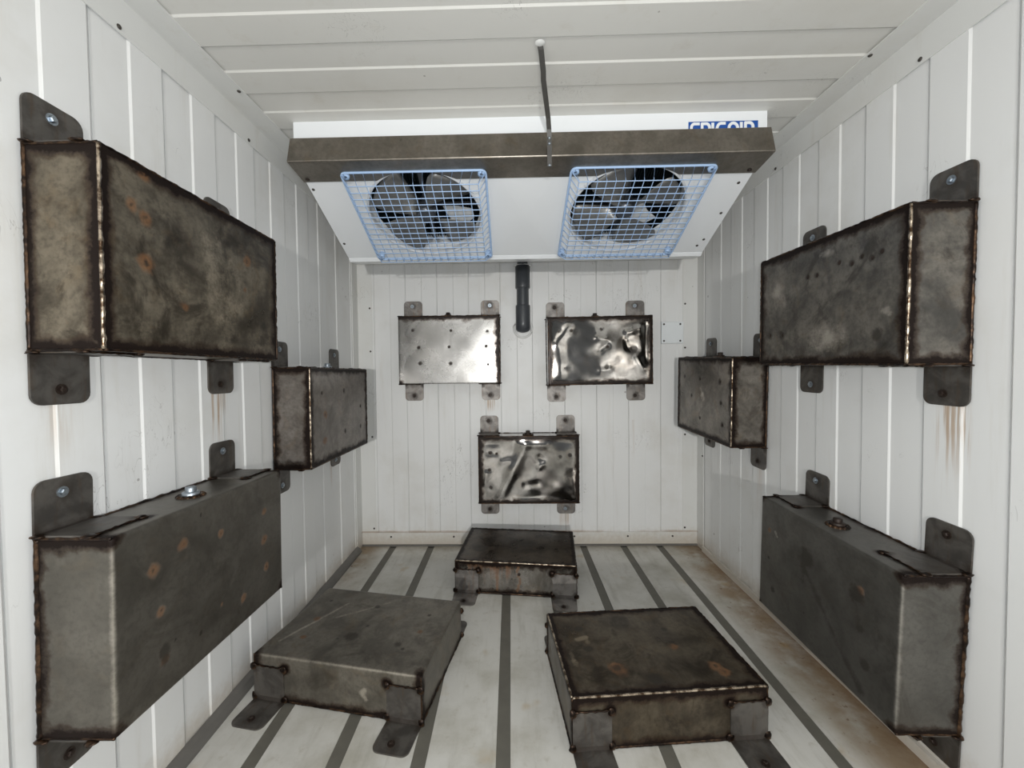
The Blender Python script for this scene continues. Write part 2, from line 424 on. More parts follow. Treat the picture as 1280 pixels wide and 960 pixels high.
# angle trims: along both wall/ceiling corners, both back corners, foot of the back wall
def angle(name, pts, a, b):
    bm = bmesh.new(); prism(bm, pts, a, b); return bm
def ltrim(name, s, W, wz, wx):
    bm = bmesh.new(); t_ = .0035
    x0, x1 = (W, W+wx) if s > 0 else (W-wx, W)
    xs = (W, W+t_) if s > 0 else (W-t_, W)
    box(bm, (xs[0], YF, HC-wz), (xs[1], YB, HC)); box(bm, (x0, YF, HC-t_), (x1, YB, HC))
    return struct(name, bm, M['trim'])
t1 = ltrim('trim_1', 1, WL, .098, .088); t2 = ltrim('trim_2', -1, WR, .100, .087)
screws(t1, [(WL+.0035, y, HC-.085) for y in (1.085, 1.62, 2.2)], (1, 0, 0)); screws(t1, [(WL+.075, y, HC-.0035) for y in (1.46, .95)], (0, 0, -1))
screws(t2, [(WR-.0035, y, HC-.085) for y in (1.28, 1.95, 2.5)], (-1, 0, 0)); screws(t2, [(WR-.075, y, HC-.0035) for y in (1.37, 1.0, 1.9)], (0, 0, -1))
for name, s, W in (('trim_3', 1, WL), ('trim_4', -1, WR)):
    bm = bmesh.new(); t_ = .0035; x1 = W+s*.10
    box(bm, (min(W, x1), YB-t_, 0), (max(W, x1), YB, HC-.1)); xa = W+s*t_
    box(bm, (min(W, xa), YB-.095, 0), (max(W, xa), YB, HC-.1))
    o = struct(name, bm, M['trim'])
    screws(o, [(W+s*.085, YB-t_, z) for z in (.12, .75, 1.33, 1.62)], (0, -1, 0))
    if s < 0: screws(o, [(W-t_, YB-.08, z) for z in (.62, 1.15)], (-1, 0, 0))
bm = bmesh.new(); box(bm, (WL+.10, YB-.004, .005), (WR-.10, YB, .092)); 
o = struct('baseboard_back', bm, M['trim'])
screws(o, [(x, YB-.004, .062) for x in (-.83, -.40, .0, .42, .78, 1.08)], (0, -1, 0))
bm = bmesh.new(); prism(bm, [(WL, 0), (WL+.032, 0), (WL+.030, .010), (WL+.018, .026), (WL+.006, .034), (WL, .036)], 0, 1, axes((1, 0, 0), (0, 0, 1), (0, -1, 0), (0, YB-.1, 0)))
for v in bm.verts: v.co.y = YF if v.co.y < 2 else YB-.095
struct('baseboard_left', bm, M['kerb'])
bm = bmesh.new(); box(bm, (WR-.014, YF, 0), (WR, YB-.095, .034)); struct('baseboard_right', bm, M['trim'])
bm = bmesh.new(); box(bm, (WL, YB-.014, 0), (WR, YB-.004, .010)); struct('trim_5', bm, M['kerb'])

# ------------------------------------------------------------------ welded steel tanks
SPOTS = {'A': [(-0.215, 0.199, 'r', 0.018), (-0.247, 0.115, 'r', 0.016), (-0.213, 0.101, 'r', 0.018), (-0.213, -0.007, 'r', 0.022), (0.16, 0.097, 'r', 0.02), (-0.099, -0.093, 'r', 0.016), (0.242, -0.104, 'd', 0.02), (0.147, 0.003, 'r', 0.008)],
 'B': [(-0.222, 0.103, 'r', 0.018), (-0.132, 0.128, 'r', 0.018), (0.005, 0.104, 'r', 0.012), (-0.202, -0.005, 'r', 0.014), (-0.193, -0.109, 'd', 0.018), (-0.194, -0.131, 'r', 0.012), (0.003, -0.103, 'r', 0.008), (0.213, 0.1, 'r', 0.014), (0.215, 0.005, 'r', 0.016), (0.223, -0.094, 'r', 0.014), (-0.071, 0.183, 'k', 0.006), (-0.078, -0.138, 'k', 0.008), (-0.16, -0.101, 'k', 0.006), (0.101, -0.137, 'r', 0.012)],
 'C': [(-0.2, 0.002, 'r', 0.02), (-0.21, -0.113, 'r', 0.02), (0.014, 0.105, 'k', 0.015), (0.023, -0.104, 'k', 0.015), (0.243, 0.009, 'k', 0.012), (0.238, -0.105, 'k', 0.015), (-0.232, 0.105, 'k', 0.012)],
 'D': [(-0.053, 0.099, 'k', 0.012), (-0.008, 0.095, 'k', 0.012), (0.088, 0.115, 'k', 0.01), (0.138, 0.1, 'k', 0.012), (0.175, 0.113, 'k', 0.01), (0.21, 0.099, 'k', 0.012), (0.241, 0.11, 'k', 0.012), (-0.185, -0.102, 'd', 0.018), (-0.26, -0.097, 'd', 0.018), (0.233, -0.126, 'd', 0.02), (0.324, -0.145, 'd', 0.015), (0.04, 0.159, 'l', 0.02), (0.264, -0.056, 'l', 0.012), (0.048, -0.123, 'l', 0.06), (-0.218, 0.071, 'l', 0.05)],
 'E': [(0.185, 0.11, 'r', 0.016), (0.168, 0.089, 'd', 0.03), (0.185, -0.007, 'd', 0.016), (0.208, -0.107, 'd', 0.02), (-0.224, -0.129, 'd', 0.014), (-0.256, -0.009, 'k', 0.008), (-0.257, 0.109, 'r', 0.01), (-0.048, -0.112, 'k', 0.006), (-0.047, 0.096, 'd', 0.04), (-0.215, 0.114, 'l', 0.01)],
 'F': [(-0.222, 0.106, 'k', 0.015), (-0.023, 0.099, 'k', 0.012), (0.197, 0.095, 'd', 0.018), (-0.125, -0.003, 'k', 0.015), (0.207, -0.012, 'd', 0.015), (-0.016, -0.122, 'k', 0.013), (0.226, -0.123, 'd', 0.018), (0.007, 0.014, 'l', 0.03)],
 'G': [(-0.229, 0.125, 'k', 0.012), (-0.192, 0.017, 'k', 0.014), (-0.185, -0.085, 'k', 0.016), (0.015, 0.122, 'k', 0.008), (0.002, 0.018, 'k', 0.01), (0.011, -0.088, 'k', 0.016), (0.246, 0.115, 'k', 0.012), (0.238, 0.021, 'k', 0.012), (0.249, -0.096, 'k', 0.006)],
 'H': [(-0.259, 0.125, 'k', 0.012), (-0.181, 0.13, 'k', 0.012), (0.008, 0.133, 'k', 0.012), (0.047, 0.022, 'k', 0.016), (0.038, -0.105, 'k', 0.016), (0.231, 0.113, 'k', 0.016), (0.214, 0.003, 'd', 0.025), (0.192, 0.009, 'd', 0.014), (-0.227, -0.108, 'k', 0.008)],
 'I': [(-0.245, 0.11, 'k', 0.016), (-0.205, 0.105, 'k', 0.01), (-0.253, -0.001, 'k', 0.014), (-0.245, -0.113, 'k', 0.014), (0.203, 0.083, 'k', 0.012), (0.264, 0.092, 'k', 0.016), (0.26, -0.024, 'd', 0.03), (0.254, -0.13, 'k', 0.012)],
 'J': [(-0.215, -0.063, 'd', 0.05), (0.056, 0.017, 'd', 0.06), (0.243, 0.126, 'd', 0.04)],
 'K': [(-0.247, 0.128, 'k', 0.008), (-0.227, -0.002, 'r', 0.014), (-0.204, -0.116, 'r', 0.012), (-0.019, 0.122, 'k', 0.014), (0.006, -0.008, 'k', 0.01), (-0.023, -0.079, 'd', 0.03), (0.177, -0.091, 'd', 0.018), (0.206, -0.111, 'k', 0.01), (0.227, 0.103, 'k', 0.01), (0.23, -0.005, 'r', 0.012), (-0.068, -0.101, 'k', 0.006)],
 'L': [(-0.214, 0.11, 'd', 0.02), (-0.205, -0.001, 'd', 0.02), (-0.2, 0.034, 'l', 0.016), (-0.272, -0.056, 'l', 0.014), (0.109, -0.021, 'r', 0.018), (0.118, 0.083, 'd', 0.014), (-0.129, -0.108, 'r', 0.03), (-0.134, -0.103, 'd', 0.02), (0.203, -0.12, 'r', 0.022), (0.221, -0.151, 'r', 0.02), (-0.025, -0.16, 'd', 0.03)]}
# name: wall, centre of the mounting face, (length, height, thickness), turn in the mounting plane
TANKS = {
 'A': ('L', (-1.0305, 1.1715, 1.4657), (.6425, .4392, .1693), -.0125),
 'B': ('L', (-1.0305, 1.1577, .6246), (.6419, .4361, .1761), -.0217),
 'C': ('L', (-1.0305, 2.0728, .9925), (.6856, .4399, .1676), -.0130),
 'D': ('R', (1.2467, 1.4465, 1.4194), (.6498, .4326, .1761), -.0133),
 'E': ('R', (1.2467, 1.4350, .4063), (.6259, .4627, .1848), -.0357),
 'F': ('R', (1.2467, 2.3110, 1.0321), (.6296, .4400, .1759), -.0275),
 'G': ('B', (-.3924, 2.7444, 1.3277), (.6451, .4321, .1514), 0),
 'H': ('B', (.5687, 2.7444, 1.3114), (.6569, .4286, .1514), .008),
 'I': ('B', (.1088, 2.7444, .5531), (.6413, .4325, .1514), 0),
 'J': ('F', (.0335, 2.3490, 0), (.6455, .4512, .1752), -.1033),
 'K': ('F', (-.5934, 1.6134, 0), (.6523, .4554, .1711), -.1741),
 'L': ('F', (.4789, 1.4883, 0), (.6390, .4395, .1744), .0841),
}
AX = {'L': ((0, 1, 0), (0, 0, 1), (1, 0, 0)), 'R': ((0, -1, 0), (0, 0, 1), (-1, 0, 0)),
      'B': ((1, 0, 0), (0, 0, 1), (0, -1, 0)), 'F': ((1, 0, 0), (0, 1, 0), (0, 0, 1))}
LABEL = {
 'A': 'rust-mottled dark steel tank high on left wall, bright weld down its near edge',
 'B': 'plain grey steel tank low on left wall with rows of rust spots',
 'C': 'steel tank midway up far part of left wall, pale end framed by brown welds',
 'D': 'smeared dark steel tank high on right wall with a pale near end',
 'E': 'dark grey steel tank low on right wall with a dark diagonal smear',
 'F': 'steel tank midway up far part of right wall, near the white cover plate',
 'G': 'bright smooth steel tank on back wall, left of the drain pipe',
 'H': 'shiny dented steel tank on back wall, right of the drain pipe',
 'I': 'shiny dented steel tank low in the middle of back wall, below the drain pipe',
 'J': 'blackened steel tank lying on floor near back wall, rust runs on its front side',
 'K': 'grey steel tank lying askew on the floor by the left wall, folded front edge',
 'L': 'dark brown-stained steel tank lying on the floor, bright weld along its front top edge',
}
SM = {
 'A': steel_mat('steel_rusty', (.058, .047, .033), (.230, .195, .145), .36, .6, 1.0, 1.0, .0, .35, 1, .2, True, .75),
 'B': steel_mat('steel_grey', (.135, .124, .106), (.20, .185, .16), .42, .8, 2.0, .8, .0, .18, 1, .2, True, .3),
 'C': steel_mat('steel_brown_grey', (.115, .100, .086), (.24, .216, .195), .36, .75, 3.0, .9, .0, .3, 1, .2, True, .45),
 'D': steel_mat('steel_smeared', (.082, .077, .070), (.225, .205, .178), .36, .65, 4.0, 1.0, .0, .3, 1, .2, True, .65),
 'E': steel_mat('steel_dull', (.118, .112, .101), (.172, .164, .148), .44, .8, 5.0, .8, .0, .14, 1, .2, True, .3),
 'F': steel_mat('steel_blotched', (.125, .112, .096), (.27, .245, .215), .33, .8, 6.0, 1.0, .0, .35, 1, .2, True, .5),
 'G': steel_mat('steel_bright', (.235, .23, .22), (.32, .315, .305), .27, 1.0, 7.0, .5, .0, .04, .9, .08, True, .1),
 'H': steel_mat('steel_shiny', (.20, .19, .175), (.36, .345, .325), .11, 1.0, 8.0, .8, .0, .2, .9, .04, True, .25),
 'I': steel_mat('steel_dented', (.22, .21, .20), (.36, .35, .335), .12, 1.0, 9.0, .8, .0, .15, .9, .04, True, .15),
 'J': steel_mat('steel_blackened', (.026, .018, .011), (.095, .074, .052), .30, .6, 10.0, 1.1, .0, .5, 1, .2, True, .75),
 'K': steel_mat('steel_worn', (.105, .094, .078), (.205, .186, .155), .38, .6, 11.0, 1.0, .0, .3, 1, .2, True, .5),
 'L': steel_mat('steel_oiled', (.052, .041, .029), (.132, .108, .076), .34, .6, 12.0, 1.1, .0, .45, 1, .2, True, .7),
}
SM['J_side'] = steel_mat('steel_streaked', (.20, .185, .165), (.36, .34, .315), .28, .9, 13.0, 1.0, .0, .35)  # J's front side: paler steel, with the floor's reflection worked into its colour
# edges: two letters, e.g. ft = front/top; f front, t top, b bottom, l left, r right, k back (mounting side)
ALLE = ['ft', 'fb', 'fl', 'fr', 'tl', 'tr', 'bl', 'br', 'kt', 'kb', 'kl', 'kr']
FOLD = {'B': ['tl', 'tr', 'bl', 'br', 'kt', 'kb', 'kl', 'kr'], 'E': ['tl', 'tr', 'bl', 'br', 'kt', 'kb', 'kl', 'kr'],
        'K': ['bl', 'br', 'kt', 'kb', 'kl', 'kr'], 'G': ['ft', 'fr', 'tl', 'tr', 'bl', 'br', 'kt', 'kb', 'kl', 'kr']}
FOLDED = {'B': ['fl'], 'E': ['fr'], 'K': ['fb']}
BRIGHT = {'A': ['fl'], 'C': ['fl'], 'D': ['fr'], 'F': ['fr'], 'L': ['fb', 'fl'], 'J': ['fb'], 'E': [], 'B': []}
STROKES = {   # extra dark smears (x0,y0,x1,y1,half width,strength) and light scrapes on the front face
 'E': [(-.05, .12, -.06, .00, .03, .6), (-.06, .06, .14, -.15, .022, .75), (.14, -.15, .20, -.20, .02, .8), (.17, .07, .18, -.02, .022, .6)],
 'B': [(-.193, -.10, -.193, -.135, .014, .9)],
 'D': [(-.15, .14, .25, .16, .05, .45), (-.12, -.02, -.10, -.19, .05, .5), (.16, .02, .18, -.1, .06, .4)],
 'A': [(-.26, .12, -.05, .02, .05, .35), (-.1, -.16, .2, -.17, .05, .5), (.05, .16, .15, .13, .05, .5), (.26, .18, .28, -.1, .04, .4)],
 'K': [(-.05, -.08, .05, -.02, .04, .3)], 'F': [(-.06, .16, -.02, .08, .04, .45), (.1, -.02, .12, -.08, .03, .4)],
 'I': [(.25, .0, .25, -.13, .035, .55), (-.1, -.16, .05, -.13, .03, .25)], 'H': [(.17, .17, .28, .06, .04, .45)],
 'C': [(-.05, .1, .05, .0, .06, .35), (.22, .2, .24, .03, .02, .35)],
 'L': [(-.02, -.02, .02, -.12, .03, .4), (-.2, .02, -.05, .08, .03, .3), (.05, -.12, .22, -.15, .02, .4)],
}
SCRAPE = {
 'A': [(.0, .10, .03, -.08, .06, .42), (.08, .05, .10, -.06, .05, .38), (-.12, .06, -.1, -.1, .03, .3), (-.28, -.17, -.22, -.18, .03, .35)],
 'D': [(-.24, .08, -.22, .02, .02, .45), (-.19, .08, -.17, .02, .015, .45), (.0, -.13, .08, -.12, .05, .5), (.01, .16, .06, .155, .012, .5), (.25, -.06, .27, -.07, .01, .5)],
 'K': [(-.28, -.15, -.16, .12, .008, .55), (-.15, .02, .02, .16, .008, .45), (.02, -.14, .08, -.02, .02, .3)],
 'L': [(-.235, .05, -.20, .06, .012, .7), (-.275, -.02, -.27, -.08, .012, .5), (-.02, .05, .06, -.13, .03, .28)],
 'E': [(-.22, .115, -.205, .10, .005, .9)], 'G': [], 'B': [(-.16, .1, -.08, -.05, .05, .2)],
 'F': [(-.01, .04, .02, -.01, .02, .45), (.13, .18, .2, .14, .02, .3)],
}
CREASE = {   # dents pressed into the two shiny tanks: x0,y0,x1,y1, half width, height
 'I': [(-.19, -.20, -.02, .16, .022, .0052), (-.13, .06, -.17, .05, .012, .0022), (.07, .08, .11, .05, .012, -.0028), (.11, .05, .07, .015, .012, .0028),
       (-.02, -.10, .05, -.09, .016, -.003), (-.29, -.08, -.27, -.02, .015, .003), (.28, -.02, .29, -.16, .014, -.003), (-.05, .17, .1, .16, .02, .004)],
 'H': [(-.20, .15, -.28, .05, .02, .004), (-.26, .02, -.26, -.15, .028, .0045), (-.02, .08, .06, .06, .013, .0035), (.06, .06, .0, .0, .014, -.003),
       (.17, .11, .25, .13, .014, .004), (.16, .06, .17, .02, .012, -.003), (.23, -.05, .27, -.12, .016, .0035), (.0, -.13, .06, -.12, .013, .003), (.29, .15, .29, -.05, .016, -.003)],
}
def seg_d(px, py, x0, y0, x1, y1):
    dx, dy = x1-x0, y1-y0; l2 = dx*dx+dy*dy or 1e-9
    t = max(0, min(1, ((px-x0)*dx+(py-y0)*dy)/l2))
    return math.hypot(px-x0-t*dx, py-y0-t*dy)
def lin(a, b, n): return [a+(b-a)*i/n for i in range(n+1)]

def tank_body(key, L, H, T, r, edges, dent):
    """closed box with rolled edges; dense skin so that stains and dents follow the sheet"""
    off = Vector((hash_(key)*7.3, hash_(key)*3.1, 1.7))
    fine = .0075
    def axis(a, b):
        n = max(6, int((b-a-2*r)/fine))
        return [a, a+r*.35, a+r*.7] + lin(a+r, b-r, n) + [b-r*.7, b-r*.35, b]
    X, Y, Z = axis(-L/2, L/2), axis(-H/2, H/2), axis(0, T)
    bm = bmesh.new()
    lay = bm.verts.layers.float_color.new('paint')
    lo = Vector((-L/2+r, -H/2+r, r)); hi = Vector((L/2-r, H/2-r, T-r))
    planes = {'l': (0, -L/2), 'r': (0, L/2), 'b': (1, -H/2), 't': (1, H/2), 'k': (2, 0.0), 'f': (2, T)}
    welds = [[planes[c] for c in e] for e in edges]
    spots = SPOTS.get(key, []); strokes = STROKES.get(key, []); scr = SCRAPE.get(key, [])
    def surf(p, face):
        q = Vector((min(max(p[i], lo[i]), hi[i]) for i in range(3)))
        d = p-q
        if d.length > 1e-9: d.normalize()
        v = q+d*r
        if dent and face == 'f':
            e = min(L/2-abs(p.x), H/2-abs(p.y)); fade = max(0, min(1, e/.05)); fade = fade*fade*(3-2*fade)
            pil = -.0010*(math.cos(2*math.pi*p.x/.222)*math.cos(2*math.pi*p.y/.21))
            nz = noise.noise(Vector((p.x*4.0, p.y*4.0, 0))+off)*.0045 + noise.noise(Vector((p.x*11, p.y*11, 3))+off)*.0006
            dz = (pil+nz)*dent*fade
            for x0, y0, x1, y1, sg_, am in CREASE.get(key, []):
                dd = seg_d(p.x, p.y, x0, y0, x1, y1)/sg_
                if dd < 3: dz += .78*am*math.exp(-.5*dd*dd)*fade
            for sx, sy, k, sr in spots:
                dd = math.hypot(p.x-sx, p.y-sy)
                if dd < .045: dz -= .0016*dent*(1-dd/.045)**2*fade
            v.z += dz-.001*dent*fade
        return v
    def paint(p, face):
        W = 0.0
        n = noise.noise(p*26+off)*.5+noise.noise(p*60+off)*.3
        for (a0, c0), (a1, c1) in welds:
            d = math.hypot(p[a0]-c0, p[a1]-c1)
            if d < .05: W = max(W, 1.05-d/(.036*(1+.9*n)+.004))
        G = B = A = 0.0
        if face == 'f':
            for sx, sy, k, sr in spots:
                d = math.hypot(p.x-sx, p.y-sy)/sr
                if d < 2:
                    if k == 'r': G = max(G, 1.12-.62*d+.5*n); B = max(B, .95-1.25*d+.4*n)
                    elif k == 'd': B = max(B, 1.25-.75*d); G = max(G, .34-.3*abs(d-.9))
                    elif k == 'k': B = max(B, 1.3-.8*d)
                    else: A = max(A, .95-.6*d)
            for x0, y0, x1, y1, hw, s in strokes:
                d = seg_d(p.x, p.y, x0, y0, x1, y1)/hw
                if d < 1.6: B = max(B, s*max(0, 1-d/1.6)*1.15)
            for x0, y0, x1, y1, hw, s in scr:
                d = seg_d(p.x, p.y, x0, y0, x1, y1)/hw
                if d < 1.6: A = max(A, 1.25*s*min(1, 1.6-d))
        # highlight line painted into the colour along the folds of the bent sheet
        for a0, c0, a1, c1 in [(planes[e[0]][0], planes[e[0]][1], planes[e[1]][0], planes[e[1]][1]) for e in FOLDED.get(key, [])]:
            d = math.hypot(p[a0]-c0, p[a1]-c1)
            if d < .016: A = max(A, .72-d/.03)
        if key == 'K' and face == 'b':
            d = min(seg_d(p.x, p.z, .118, .095, .105, .082), seg_d(p.x, p.z, .105, .082, .122, .062))
            if d < .012: A = 1.0-d/.02
        # heat marks where the tab legs are tacked on
        if face in 'tb':
            for sx in (-1, 1):
                for ox in (-.062, .062):
                    for zz in (.012, .128):
                        d = math.hypot(p.x-(sx*(L/2-.064)+ox), p.z-zz)
                        if d < .045: W = max(W, 1.25-d/.024*(1+.5*n))
        if key == 'J' and face == 'b':      # rust runs on the side that faces the room
            n2 = noise.noise(Vector((p.x*70, p.z*4, 9)))+.5*noise.noise(Vector((p.x*160, p.z*6, 2)))
            if p.x < .0: G = max(G, .30+.5*n2+.6*(p.z/T-.4)); 
            if abs(p.x-.02+.006*math.sin(p.z*60)) < .008 or abs(p.x+.095) < .006: G = max(G, .9); B = max(B, .5)
        return (max(0, min(1, W)), max(0, min(1, G)), max(0, min(1, B)), max(0, min(1, A)))
    def grid(us, vs_, fn, face):
        rows = []
        for u in us:
            row = []
            for v in vs_:
                p = fn(u, v); b = bm.verts.new(surf(p, face)); b[lay] = paint(p, face); row.append(b)
            rows.append(row)
        for i in range(len(us)-1):
            for j in range(len(vs_)-1):
                try: f = bm.faces.new((rows[i][j], rows[i+1][j], rows[i+1][j+1], rows[i][j+1])); f.smooth = True
                except ValueError: pass
                if key == 'J' and face == 'b': f.material_index = 1
    bm_before = None
    grid(X, Y, lambda u, v: Vector((u, v, T)), 'f')
    Xc, Yc = [-L/2, -L/2+r*.35, -L/2+r*.7, -L/2+r]+lin(-L/2+r, L/2-r, 4)[1:-1]+[L/2-r, L/2-r*.7, L/2-r*.35, L/2], None
    grid(X[::-1], Y, lambda u, v: Vector((u, v, 0)), 'k') if False else None
    grid(X, Z, lambda u, v: Vector((u, -H/2, v)), 'b')
    grid(X[::-1], Z, lambda u, v: Vector((u, H/2, v)), 't')
    grid(Y, Z, lambda u, v: Vector((L/2, u, v)), 'r')
    grid(Y[::-1], Z, lambda u, v: Vector((-L/2, u, v)), 'l')
    bmesh.ops.remove_doubles(bm, verts=bm.verts, dist=1e-5)
    # flat back sheet that lies on the wall or the floor
    be = [e for e in bm.edges if e.is_boundary]
    bmesh.ops.holes_fill(bm, edges=be, sides=0)
    bmesh.ops.recalc_face_normals(bm, faces=bm.faces)
    me = bpy.data.meshes.new('tank_body'); bm.to_mesh(me); bm.free()
    me.materials.append(SM[key])
    if key == 'J': me.materials.append(SM['J_side'])
    return me
def hash_(k): return (ord(k)*37 % 101)/101.0

def bead(bm, key, e, L, H, T, r, rad):
    pl = {'l': (0, -L/2), 'r': (0, L/2), 'b': (1, -H/2), 't': (1, H/2), 'k': (2, 0.0), 'f': (2, T)}
    (a0, c0), (a1, c1) = pl[e[0]], pl[e[1]]
    ax = 3-a0-a1
    rng = [(-L/2, L/2), (-H/2, H/2), (0, T)][ax]
    def inn(a, c):
        mid = T/2 if a == 2 else 0
        return c-math.copysign(r*.30, c-mid)
    n = int((rng[1]-rng[0])/.007); pts = []
    rr = []
    for i in range(n+1):
        v = [0, 0, 0]; s = rng[0]+.003+(rng[1]-rng[0]-.006)*i/n; v[ax] = s
        v[a0] = inn(a0, c0); v[a1] = inn(a1, c1)
        w = noise.noise(Vector((s*55, c0*9+hash_(key)*20, c1*7))); w2 = noise.noise(Vector((s*160, c0*5, c1*3+hash_(key)*9)))
        v[a0] += w2*.0009; v[a1] += w*.0009
        for a in (a0, a1):
            if a == 2 and v[2] < rad*1.5: v[2] = rad*1.5
        pts.append(v); rr.append(rad*(1+.32*w+.28*w2))
    tube(bm, pts, lambda i: rr[i], 6)

# the tab: an angle, one leg on the wall or floor with rounded corners, one leg tacked to the tank
TW, TL_, TF = .124, .118, .128
def tab_mesh(mat, name='mounting_tab'):
    bm = bmesh.new()
    pl = rounded_poly(-TW/2, 0, TW/2, TL_, .024, ('tr', 'tl'))
    vs_ = prism(bm, pl, 0, .005)
    pf = rounded_poly(-TW/2, 0, TW/2, TF, .012, ('tr', 'tl'))
    prism(bm, pf, 0, .0045, axes((1, 0, 0), (0, 0, 1), (0, 1, 0), (0, 0, 0)))
    bmesh.ops.recalc_face_normals(bm, faces=bm.faces)
    me = bpy.data.meshes.new(name); bm.to_mesh(me); bm.free(); me.materials.append(mat); return me
TAB, TABL = tab_mesh(M['tab']), tab_mesh(M['tab_light'])
def bolt_mesh(mat):
    bm = bmesh.new()
    lathe(bm, [(.0125, 0), (.0125, .002), (.0075, .002)], 14)
    lathe(bm, [(.0075, .0015), (.0075, .0065), (.0055, .008), (0, .008)], 6)
    bmesh.ops.recalc_face_normals(bm, faces=bm.faces)
    me = bpy.data.meshes.new('bolt'); bm.to_mesh(me); bm.free(); me.materials.append(mat); return me
BOLT = {'z': bolt_mesh(M['zinc']), 'k': bolt_mesh(M['rust_bolt'])}
def tack_meshes():
    out = []
    for s in range(3):
        bm = bmesh.new(); bmesh.ops.create_icosphere(bm, subdivisions=2, radius=1.0)
        for v in bm.verts:
            k = 1+.35*noise.noise(v.co*1.6+Vector((s*5, 0, 0))); v.co = Vector((v.co.x*.0125*k, v.co.y*.0045*k, v.co.z*.0155*k))
        me = bpy.data.meshes.new('tack_weld'); bm.to_mesh(me); bm.free(); me.materials.append(M['weld'])
        for f in me.polygons: f.use_smooth = True
        out.append(me)
    bm = bmesh.new()
    tube(bm, [(-TW/2+.008+i*.009, .003+.0006*math.sin(i*2.9), TF+.001+.0012*math.sin(i*2.1)) for i in range(13)], lambda i: .0030+.0009*math.sin(i*1.7), 5)
    bmesh.ops.recalc_face_normals(bm, faces=bm.faces)
    me = bpy.data.meshes.new('weld_bead'); bm.to_mesh(me); bm.free(); me.materials.append(M['weld'])
    for f in me.polygons: f.use_smooth = True
    return out, me
TACKS, TBEAD = tack_meshes()
def plug_mesh():
    bm = bmesh.new(); lathe(bm, [(.0085, 0), (.0075, .0012), (.004, .002), (0, .0016)], 12)
    bmesh.ops.recalc_face_normals(bm, faces=bm.faces)
    me = bpy.data.meshes.new('plug_weld'); bm.to_mesh(me); bm.free(); me.materials.append(M['rust_bolt'])
    for f in me.polygons: f.use_smooth = True
    return me
PLUG = plug_mesh()
def cap_meshes():
    bm = bmesh.new(); lathe(bm, [(.036, 0), (.033, .004), (.024, .006), (.024, .004)], 18)
    for i in range(14):
        a = 2*math.pi*i/14; lathe(bm, [(.007, 0), (.006, .005), (0, .008)], 6, Matrix.Translation((.030*math.cos(a), .030*math.sin(a), 0)))
    bmesh.ops.recalc_face_normals(bm, faces=bm.faces)
    a = bpy.data.meshes.new('filler_ring'); bm.to_mesh(a); bm.free(); a.materials.append(M['weld'])
    bm = bmesh.new(); lathe(bm, [(.022, 0), (.022, .012), (.020, .014), (.012, .014)], 18); lathe(bm, [(.014, .013), (.014, .026), (.012, .028), (0, .028)], 6)
    bmesh.ops.recalc_face_normals(bm, faces=bm.faces)
    b = bpy.data.meshes.new('filler_plug'); bm.to_mesh(b); bm.free(); b.materials.append(M['zinc']); b2 = b.copy(); b2.materials.clear(); b2.materials.append(M['rust_bolt'])
    return a, b, b2
RING, CAPZ, CAPK = cap_meshes()
CAPS = {'B': ('t', -.01, .10, 'z'), 'C': ('t', .0, .09, 'z'), 'D': ('t', .03, .09, 'z'), 'E': ('t', -.011, .106, 'k'), 'F': ('t', .03, .09, 'k'),
        'G': ('t', -.01, .095, 'k'), 'H': ('t', -.02, .095, 'k'), 'I': ('t', .0, .09, 'k')}
BOLTS = {'A': 'zzkk', 'B': 'zzkk', 'C': 'zzzz', 'D': 'zzzk', 'E': 'zkkk', 'F': 'zzkk', 'G': 'zzkk', 'H': 'kzkk', 'I': 'kkkz', 'J': 'kkkk', 'K': 'kkkk', 'L': 'kkkk'}
RAD = {'B': .009, 'E': .008, 'K': .007, 'G': .004}
DENT = {'G': .35, 'H': 1.0, 'I': 1.0, 'F': .5, 'C': .3, 'A': .35, 'D': .3, 'J': .4, 'L': .4, 'K': .3, 'B': .15, 'E': .15}
